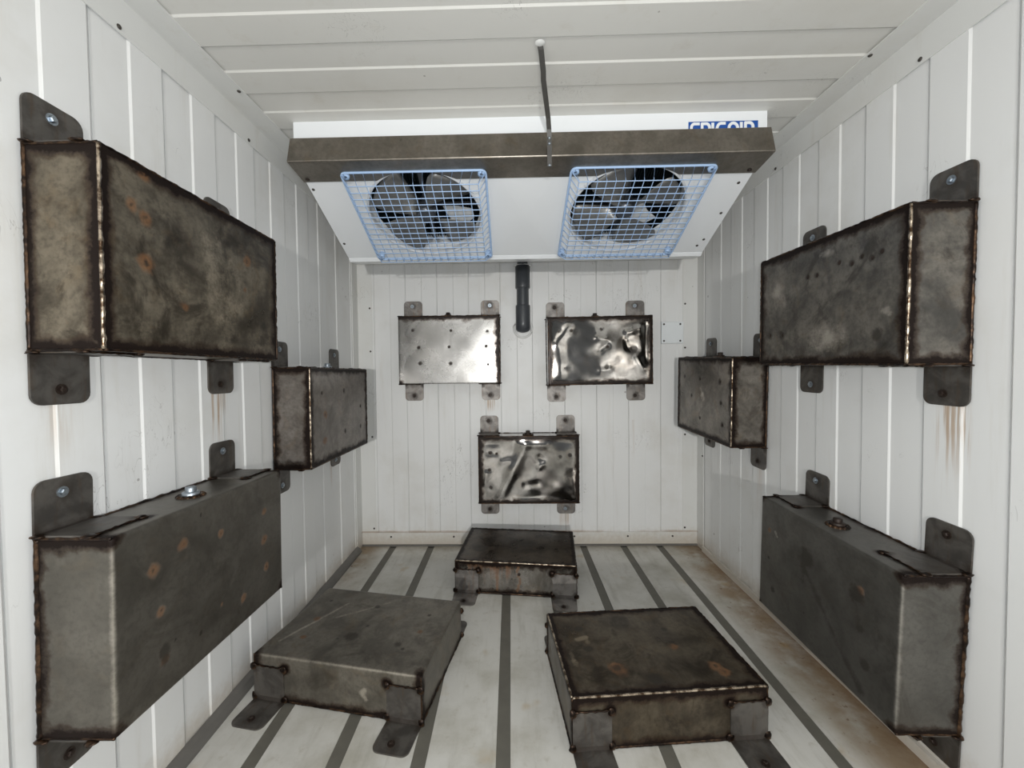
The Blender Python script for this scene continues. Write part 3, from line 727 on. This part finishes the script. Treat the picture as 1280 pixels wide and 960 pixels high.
for key, (wall, c, (L, H, T), rot) in TANKS.items():
    ex, ey, ez = (Vector(v) for v in AX[wall])
    cs, sn = math.cos(rot), math.sin(rot)
    mw = axes(ex*cs+ey*sn, ey*cs-ex*sn, ez, c)
    root = empty('steel_tank', None, LABEL[key], 'tank', 'welded steel tanks', mw)
    r = RAD.get(key, .0045); edges = FOLD.get(key, ALLE)
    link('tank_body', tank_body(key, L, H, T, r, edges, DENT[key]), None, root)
    br = BRIGHT.get(key, [])
    bm = bmesh.new()
    for e in edges:
        if e not in br: bead(bm, key, e, L, H, T, r, .0036 if e[0] != 'k' else (.0065 if key in 'BE' else .0046))
    bm_link('weld_bead', bm, M['weld'], root, True)
    for e in br:
        bm = bmesh.new(); bead(bm, key, e, L, H, T, r, .0042)
        tag(bm_link('weld_bead', bm, M['weld_bright'], root, True), 'bright weld bead')
    i = 0
    for sy in (1, -1):
        for sx in (-1, 1):
            px = sx*(L/2-TW/2-.002)
            lm = Matrix.Translation((px, sy*H/2, 0)) @ (Matrix.Identity(4) if sy > 0 else Matrix.Rotation(math.pi, 4, 'Z') @ Matrix.Identity(4))
            tb = link('mounting_tab', TABL if key in 'GHIJ' else TAB, None, root); tb.matrix_local = lm
            for q, (tx, tz) in enumerate(((-TW/2, .014), (TW/2, .014), (-TW/2, TF-.004), (TW/2, TF-.004))):
                w_ = link('tack_weld', TACKS[(q+i+ord(key)) % 3], None, tb); w_.location = (tx, .003, tz)
            link('weld_bead', TBEAD, None, tb)
            b = link('bolt', BOLT[BOLTS[key][i]], None, tb); b.matrix_local = Matrix.Translation((.004*(i-1.5), TL_-.034, .005)); i += 1
    for sx, sy, k, sr in SPOTS.get(key, []):
        if k in 'kd' and sr < .02 and key in 'CDFGHI':
            p = link('plug_weld', PLUG, None, root); p.location = (sx, sy, T-.0012-(.0022*DENT[key] if key in 'HI' else 0))
    if key in CAPS:
        f, x, z, k = CAPS[key]
        lm = Matrix.Translation((x, H/2, z)) @ Matrix.Rotation(-math.pi/2, 4, 'X')
        cp = link('filler_plug', CAPZ if k == 'z' else CAPK, None, root, True); cp.matrix_local = lm
        link('filler_ring', RING, None, cp, True)
    if key == 'J':
        p = link('drain_hole', PLUG, None, root); p.matrix_local = Matrix.Translation((.022, -H/2-.0005, .116)) @ Matrix.Rotation(math.pi/2, 4, 'X')
    if key in 'KL':      # weld blobs on the front side
        pass

# ------------------------------------------------------------------ ceiling cooler
XL, XR = -.864, 1.019
YP = 1.652
cooler = empty('ceiling_cooler', ((XL+XR)/2, 2.0, HC), 'white ceiling-mounted cooling unit with two fans in blue wire guards', 'cooler')
cinv = cooler.matrix_basis.inverted()
def cpart(name, bm, mat, smooth=False, parent=None):
    o = bm_link(name, bm, mat, parent or cooler, smooth)
    if parent is None: o.matrix_parent_inverse = Matrix.Translation((-(XL+XR)/2, -2.0, -HC))
    return o
# housing: side cheeks, front panel, back and top sheets
PA, PB = (1.680, 2.0366), (2.190, 1.808)        # the sloped fan plate in (y,z)
LIP, LIP2 = (2.208, 1.790), (2.30, 1.800)
bm = bmesh.new()
side = [(YP, HC), (YP, 2.045), PA, PB, LIP, LIP2, (2.32, 1.83), (2.32, HC)]
for x0, x1 in ((XL, XL+.004), (XR-.004, XR)):
    prism(bm, side, x0, x1, axes((0, 1, 0), (0, 0, 1), (1, 0, 0), (0, 0, 0)))
cpart('side_cheek', bm, M['white'])
bm = bmesh.new(); box(bm, (XL+.004, YP, 2.045), (XR-.004, YP+.004, HC)); fp = cpart('front_panel', bm, M['white'])
bm = bmesh.new(); box(bm, (XL+.004, 2.312, 1.83), (XR-.004, 2.316, HC)); cpart('back_panel', bm, M['white'])
bm = bmesh.new()
prism(bm, [(PB[0]+.004, PB[1]-.004), LIP, LIP2, (2.32, 1.83), (2.31, 1.832), (2.295, 1.806), (2.213, 1.797), (PB[0]+.004, PB[1]+.004)], XL+.004, XR-.004, axes((0, 1, 0), (0, 0, 1), (1, 0, 0), (0, 0, 0)))
cpart('drip_tray', bm, M['white'])
# sloped plate with two round openings
dv = Vector((0, PB[0]-PA[0], PB[1]-PA[1])); LV = dv.length; dv.normalize()
nv = dv.cross(Vector((1, 0, 0))); nv = nv if nv.z < 0 else -nv
PM = axes((1, 0, 0), dv, nv, (0, PA[0], PA[1]))        # plate space: x, down the slope, out into the room
VO = .0606      # plate starts this far above the rear edge of the steel bar
FV = .211+VO
FANS = [(-.389, .215, .256), (.541, .215, .256)]
bm = bmesh.new()
def cell(x0, x1, cx, cv, rr, n=72):
    out, inn, inb = [], [], []
    ang = [2*math.pi*k/n for k in range(n)]
    for cxx, cvv in ((x0, 0), (x1, 0), (x1, LV), (x0, LV)): ang.append(math.atan2(cvv-cv, cxx-cx) % (2*math.pi))
    for a in sorted(set(round(a, 6) for a in ang)):
        ca, sa = math.cos(a), math.sin(a)
        t_ = min(((x1-cx) if ca > 0 else (x0-cx))/ca if abs(ca) > 1e-9 else 1e9, ((LV-cv) if sa > 0 else -cv)/sa if abs(sa) > 1e-9 else 1e9)
        out.append(bm.verts.new((cx+ca*t_, cv+sa*t_, 0))); inn.append(bm.verts.new((cx+ca*rr, cv+sa*rr, 0))); inb.append(bm.verts.new((cx+ca*(rr-.008), cv+sa*(rr-.008), -.05)))
    for i in range(len(out)):
        j = (i+1) % len(out)
        bm.faces.new((out[i], out[j], inn[j], inn[i])); bm.faces.new((inn[i], inn[j], inb[j], inb[i]))
for x0, x1, (cx, cv, rr) in ((XL+.004, -.085, FANS[0]), (.238, XR-.004, FANS[1])): cell(x0, x1, cx, FV, .258)
# cross-broken panel between the fans
c0 = [bm.verts.new(v) for v in ((-.085, 0, 0), (.238, 0, 0), (.238, LV, 0), (-.085, LV, 0))]; mid = bm.verts.new((.0765, LV/2, .007))
for i in range(4): bm.faces.new((c0[i], c0[(i+1) % 4], mid))
for v in bm.verts: v.co = PM @ v.co
cpart('fan_plate', bm, M['white'])
def pp(x, v, o): return PM @ Vector((x, v, o))
so = Matrix.Translation((-(XL+XR)/2, -2.0, -HC))
qn = Vector((0, 0, 1)).rotation_difference(nv).to_matrix().to_4x4()
for x, v in ((-.845, .39), (-.85, .05), (.985, .405), (.985, .06), (.99, .23), (.97, .45)):
    o = link('screw', SCREW, None, cooler); o.matrix_local = so @ Matrix.Translation(pp(x, v+VO, 0)) @ qn
# coil block behind the fans: dark fins
bm = bmesh.new()
for x in lin(XL+.05, XR-.05, 150):
    prism(bm, [(1.80, 2.12), (2.24, 1.93), (2.26, 1.97), (1.82, 2.16)], x, x+.0035, axes((0, 1, 0), (0, 0, 1), (1, 0, 0), (0, 0, 0)))
fo = cpart('coil_fins', bm, M['fin']); tag(fo, 'dark cooling fins', kind='stuff')
bm = bmesh.new(); prism(bm, [(1.70, 2.165), (2.29, 1.99), (2.29, 2.0), (1.70, 2.175)], XL+.02, XR-.02, axes((0, 1, 0), (0, 0, 1), (1, 0, 0), (0, 0, 0)))
cpart('coil_backing', bm, M['dark'])
# fans
for k, (cx, cv, rr) in enumerate(FANS):
    cv = FV; R = .246
    fan = bpy.data.objects.new('fan', None); COL.objects.link(fan); fan.parent = cooler
    fan.matrix_local = so @ PM @ Matrix.Translation((cx, cv, -.022))
    tag(fan, None)
    rot0 = .62 if k == 0 else 1.02
    for b_ in range(4):
        bm = bmesh.new(); a0 = rot0+b_*math.pi/2; rows = []
        for i in range(9):
            rr_ = .045+(R-.05)*i/8; w = .34+.22*math.sin(math.pi*min(1, (i+1.5)/8)*.62); row = []
            for j in range(9):
                s = j/8-.5
                a = a0+s*w*2*(.9 if i < 8 else .8)+.10*(i/8)
                row.append(bm.verts.new((rr_*math.cos(a), rr_*math.sin(a), .030*-s*2*(1-.35*i/8)+.010*(1-4*s*s))))
            rows.append(row)
        for i in range(8):
            for j in range(8): bm.faces.new((rows[i][j], rows[i+1][j], rows[i+1][j+1], rows[i][j+1]))
        o = bm_link('fan_blade', bm, M['blade'], fan, True)
        sd = o.modifiers.new('thick', 'SOLIDIFY'); sd.thickness = .0016
    bm = bmesh.new(); lathe(bm, [(.266, .0), (.264, .008), (.260, .012), (.256, .010), (.254, .0), (.254, -.018)], 72)
    so_ = bm_link('fan_shroud', bm, M['shroud'], fan, True); so_.location = (0, 0, .022)
    bm = bmesh.new(); lathe(bm, [(0, .030), (.030, .030), (.042, .022), (.045, .0), (.045, -.06), (0, -.06)], 24)
    bm_link('fan_hub', bm, M['motor'], fan, True)
    bm = bmesh.new(); box(bm, (-.245, -.010, -.050), (.245, .010, -.046)); box(bm, (-.010, -.226, -.050), (.010, .226, -.046))
    bm_link('motor_arm', bm, M['motor'], fan)
    bm = bmesh.new(); prism(bm, [(.06, .02), (.21, .06), (.215, .115), (.14, .19), (.10, .14)] if k == 0 else [(.02, .07), (.10, .02), (.14, .09), (.20, .14), (.14, .19), (.05, .17)], -.078, -.075); bm_link('baffle', bm, M['white'], fan)
    # blue wire guard: rim on the plate, cage standing off into the room
    x0, x1 = ((-.690, -.093) if k == 0 else (.256, .842)); v0, v1, o0 = -.052+VO, .485+VO, .026
    ix = .030
    fx0, fx1, fv0, fv1, o1 = x0+ix, x1-ix, v0+.025, v1-.036, .072
    def loop(a, b, c_, d, off, r_):
        pl = rounded_poly(a, c_, b, d, r_, ('bl', 'br', 'tr', 'tl'), 4); return [pp(u, v, off) for u, v in pl]
    bm = bmesh.new(); tube(bm, loop(x0, x1, v0, v1, o0, .02), .0050, 8, True)
    g = cpart('fan_guard', bm, M['blue'], True)
    def wire(pts, rad):
        b2 = bmesh.new(); tube(b2, pts, rad, 5); w_ = bm_link('guard_wire', b2, M['blue'], g, True)
    nx, nv_ = 14, 14
    for i in range(nx+1):
        t_ = i/nx; xa = x0+.012+(x1-x0-.024)*t_; xb = fx0+(fx1-fx0)*t_
        wire([pp(xa, v0, o0), pp(xb, fv0, o1), pp(xb, fv1, o1), pp(xa, v1, o0)], .0019)
    for i in range(nv_+1):
        t_ = i/nv_; va = v0+.012+(v1-v0-.024)*t_; vb = fv0+(fv1-fv0)*t_
        wire([pp(x0, va, o0), pp(fx0, vb, o1+.003), pp(fx1, vb, o1+.003), pp(x1, va, o0)], .0022)
    for a, b in ((x0, v0), (x1, v0), (x0, v1), (x1, v1)):
        ca, cb = a+math.copysign(.018, (x0+x1)/2-a), b+math.copysign(.018, (v0+v1)/2-b)
        b2 = bmesh.new(); lathe(b2, [(.006, 0), (.015, 0), (.015, o0+.004), (.006, o0+.004)], 12, PM @ Matrix.Translation((ca, cb, 0)))
        bm_link('guard_foot', b2, M['blue'], g, True)
# maker's sign on the front panel (its lower half is behind the steel bar)
SX0, SX1, SZ0, SZ1 = .712, .983, 2.086, 2.166
bm = bmesh.new(); box(bm, (SX0, YP-.0015, SZ0), (SX1, YP, SZ1)); sg = cpart('maker_sign', bm, M['logo'])
bm = bmesh.new()
HL = .062; zb = SZ0+.009
LAY = [0.0]
def stroke(pts, w=.0105):
    pts = [(SX0+.011+(x_-SX0-.013)*.885, z_) for x_, z_ in pts]
    for (xa, za), (xb, zb_) in zip(pts, pts[1:]):
        d = Vector((xb-xa, zb_-za)); L_ = d.length; d.normalize(); n_ = Vector((-d.y, d.x))*w/2; e_ = d*w*.3
        q = [(xa-e_.x+n_.x, za-e_.y+n_.y), (xa-e_.x-n_.x, za-e_.y-n_.y), (xb+e_.x-n_.x, zb_+e_.y-n_.y), (xb+e_.x+n_.x, zb_+e_.y+n_.y)]
        LAY[0] += .00003
        prism(bm, q, 0, .0006+LAY[0], axes((1, 0, 0), (0, 0, 1), (0, -1, 0), (0, YP-.0015, 0)))
def arc(cx, cz, rx, rz, a0, a1, n=10): return [(cx+rx*math.cos(math.radians(a0+(a1-a0)*i/n)), cz+rz*math.sin(math.radians(a0+(a1-a0)*i/n))) for i in range(n+1)]
x = SX0+.013; z1 = zb+HL; hw_ = .030
# F
stroke([(x, zb), (x, z1-.014)]+arc(x+.014, z1-.014, .014, .014, 180, 90)+[(x+.033, z1)]); stroke([(x, zb+HL*.5), (x+.028, zb+HL*.5)]); x += .047
def R(x):
    stroke([(x, zb), (x, z1), (x+.018, z1)]); stroke(arc(x+.018, z1-.016, .015, .016, 90, -90)+[(x, z1-.032)]); stroke([(x+.016, z1-.032), (x+.034, zb)])
R(x); x += .047
stroke([(x, zb), (x, z1)]); x += .017
stroke([(x+.036, z1), (x+.018, z1)]+arc(x+.018, z1-.03, .018, .03, 90, 270)+[(x+.036, zb), (x+.036, zb+.026), (x+.022, zb+.026)]); x += .054
stroke([(x, zb), (x, z1-.02)]+arc(x+.019, z1-.02, .019, .02, 180, 0)+[(x+.038, zb)]); stroke([(x, zb+.022), (x+.038, zb+.022)]); x += .054
stroke([(x, zb), (x, z1)]); x += .018
R(x)
bm_link('sign_letters', bm, M['logo_white'], sg)

# ------------------------------------------------------------------ steel guard bar in front of the cooler, with its hanger strap
bar = empty('guard_bar', ((XL+XR)/2, 1.65, 2.02), 'brown-grey stainless steel bar across the front of the cooler, held by a strap', 'bar')
bo = Matrix.Translation((-(XL+XR)/2, -1.65, -2.02))
def bar_flange(bm):
    # underside leg, notched round the two fan rings
    f0, f1 = Vector((0, 1.609, 2.022)), Vector((0, 1.739, 2.003)); d = (f1-f0); L_ = d.length; d.normalize(); n_ = Vector((0, -d.z, d.y))
    pts = [(XL-.006, 0), (XR+.006, 0), (XR+.006, L_)]
    for cx, _, _ in FANS[::-1]:
        rr, dep = .272, .211+.004
        hw = math.sqrt(rr*rr-dep*dep)
        a0, a1 = math.atan2(-dep, hw), math.atan2(-dep, -hw)
        for i in range(19):
            a = a0+(a1-a0)*i/18; pts.append((cx+rr*math.cos(a), L_+dep+rr*math.sin(a)))
    pts.append((XL-.006, L_))
    prism(bm, pts, 0, .0035, axes((1, 0, 0), d, n_, f0))
sec = [(1.634, 2.130), (1.606, 2.026), (1.6085, 2.0218), (1.612, 2.0255), (1.6375, 2.1295)]
bm = bmesh.new(); prism(bm, sec, XL-.006, XR+.006, axes((0, 1, 0), (0, 0, 1), (1, 0, 0), (0, 0, 0)))
bar_flange(bm)
o = bm_link('bar_channel', bm, M['bar'], bar); o.matrix_local = bo
bv = o.modifiers.new('round', 'BEVEL'); bv.width = .0022; bv.segments = 2; bv.limit_method = 'ANGLE'
bm = bmesh.new()
def strap(pts, w, th):
    prev = None
    for p in pts:
        p = Vector(p); ring = [bm.verts.new(p+Vector((sx*w/2, sy*th/2, 0))) for sx, sy in ((-1, -1), (1, -1), (1, 1), (-1, 1))]
        if prev:
            for i in range(4): bm.faces.new((prev[i], prev[(i+1) % 4], ring[(i+1) % 4], ring[i]))
        else: bm.faces.new(ring)
        prev = ring
    bm.faces.new(prev)
strap([(.101, 1.290, HC), (.106, 1.305, 2.194), (.118, 1.37, 2.176), (.121, 1.40, 2.168), (.150, 1.545, 2.128), (.156, 1.580, 2.108), (.158, 1.592, 2.085), (.158, 1.592, 1.975)], .017, .005)
o = bm_link('hanger_strap', bm, M['strap'], bar); o.matrix_local = bo
bm = bmesh.new()
for z in (2.083, 2.062, 1.980): lathe(bm, [(.0055, 0), (.0045, .003), (0, .004)], 8, Matrix.Translation((.158, 1.5895, z)) @ Matrix.Rotation(math.pi/2, 4, 'X'))
o = bm_link('rivet', bm, M['zinc'], bar, True); o.matrix_local = bo
bm = bmesh.new(); lathe(bm, [(.016, 0), (.012, -.003), (.006, -.005), (0, -.005)], 14, Matrix.Translation((.101, 1.288, HC)))
o = bm_link('sealant_blob', bm, M['silicone'], bar, True); o.matrix_local = bo
for x_, v_ in ((XL+.02, .1), (XR-.03, .1)):
    bm = bmesh.new(); lathe(bm, [(.009, 0), (.008, -.003), (.003, -.005), (0, -.005)], 10, Matrix.Translation((x_, 1.718, 2.0055)))
    o = bm_link('bolt', bm, M['rust_bolt'], bar, True); o.matrix_local = bo

# ------------------------------------------------------------------ drain pipe and cover plate on the back wall
PXc, PYc = .0855, YB-.032
pipe = empty('drain_pipe', (PXc, YB, 1.45), 'dark grey plastic drain pipe with two fittings running down the back wall under the cooler', 'pipe')
po = Matrix.Translation((-PXc, -YB, -1.45))
def ppart(name, bm, mat):
    o = bm_link(name, bm, mat, pipe, True); o.matrix_local = po; return o
bm = bmesh.new(); lathe(bm, [(.040, 1.60), (.040, 1.80)], 24, Matrix.Translation((PXc, PYc, 0)))
tube(bm, [(PXc, PYc, 1.87), (PXc, PYc, 1.95), (PXc, PYc-.02, 1.985), (PXc, PYc-.06, 2.0), (PXc, 2.325, 2.02)], .035, 16); ppart('pipe', bm, M['pvc'])
bm = bmesh.new(); lathe(bm, [(.036, 1.732), (.0475, 1.732), (.0485, 1.737), (.0485, 1.878), (.036, 1.880)], 28, Matrix.Translation((PXc, PYc, 0))); s_ = ppart('pipe_socket', bm, M['pvc'])
bm = bmesh.new(); lathe(bm, [(.030, 1.620), (.047, 1.620), (.048, 1.615), (.048, 1.500)], 28, Matrix.Translation((PXc, PYc, 0)))
rows = []
for i in range(9):   # elbow turning back into the wall
    a = math.radians(90*i/8); rows.append([bm.verts.new((PXc+.048*math.cos(t_), PYc+.048*math.sin(t_)*math.cos(a)+0.0, 1.500-.060*math.sin(a)*max(0, .55-.45*math.sin(t_)))) for t_ in (2*math.pi*k/28 for k in range(28))])
for r0, r1 in zip(rows, rows[1:]):
    for k in range(28): bm.faces.new((r0[k], r0[(k+1) % 28], r1[(k+1) % 28], r1[k]))
bm.faces.new(rows[-1])
ppart('pipe_elbow', bm, M['pvc'])
bm = bmesh.new()
tube(bm, [(PXc+.060*math.cos(a), YB-.004, 1.472+.062*math.sin(a)) for a in (2*math.pi*k/24 for k in range(24))], .008, 6, True); ppart('sealant_ring', bm, M['silicone'])
bm = bmesh.new()
tube(bm, [(PXc+.054*math.cos(a), PYc+.054*math.sin(a)*.55, 1.880) for a in (2*math.pi*k/24 for k in range(24))], .007, 6, True); ppart('sealant_ring', bm, M['silicone'])

cov = empty('cover_plate', (1.075, YB, 1.43), 'small square white cover plate with four screws at right end of back wall', 'plate')
bm = bmesh.new(); box(bm, (-.072, -.016, -.072), (.072, 0, .072))
o = bm_link('plate', bm, M['plate'], cov); bv = o.modifiers.new('round', 'BEVEL'); bv.width = .004; bv.segments = 2
q = Matrix.Rotation(math.pi/2, 4, 'X')
for x_ in (-.057, .05):
    for z_ in (-.055, .055):
        o = link('screw', SCREW, None, cov); o.matrix_local = Matrix.Translation((x_, -.016, z_)) @ q
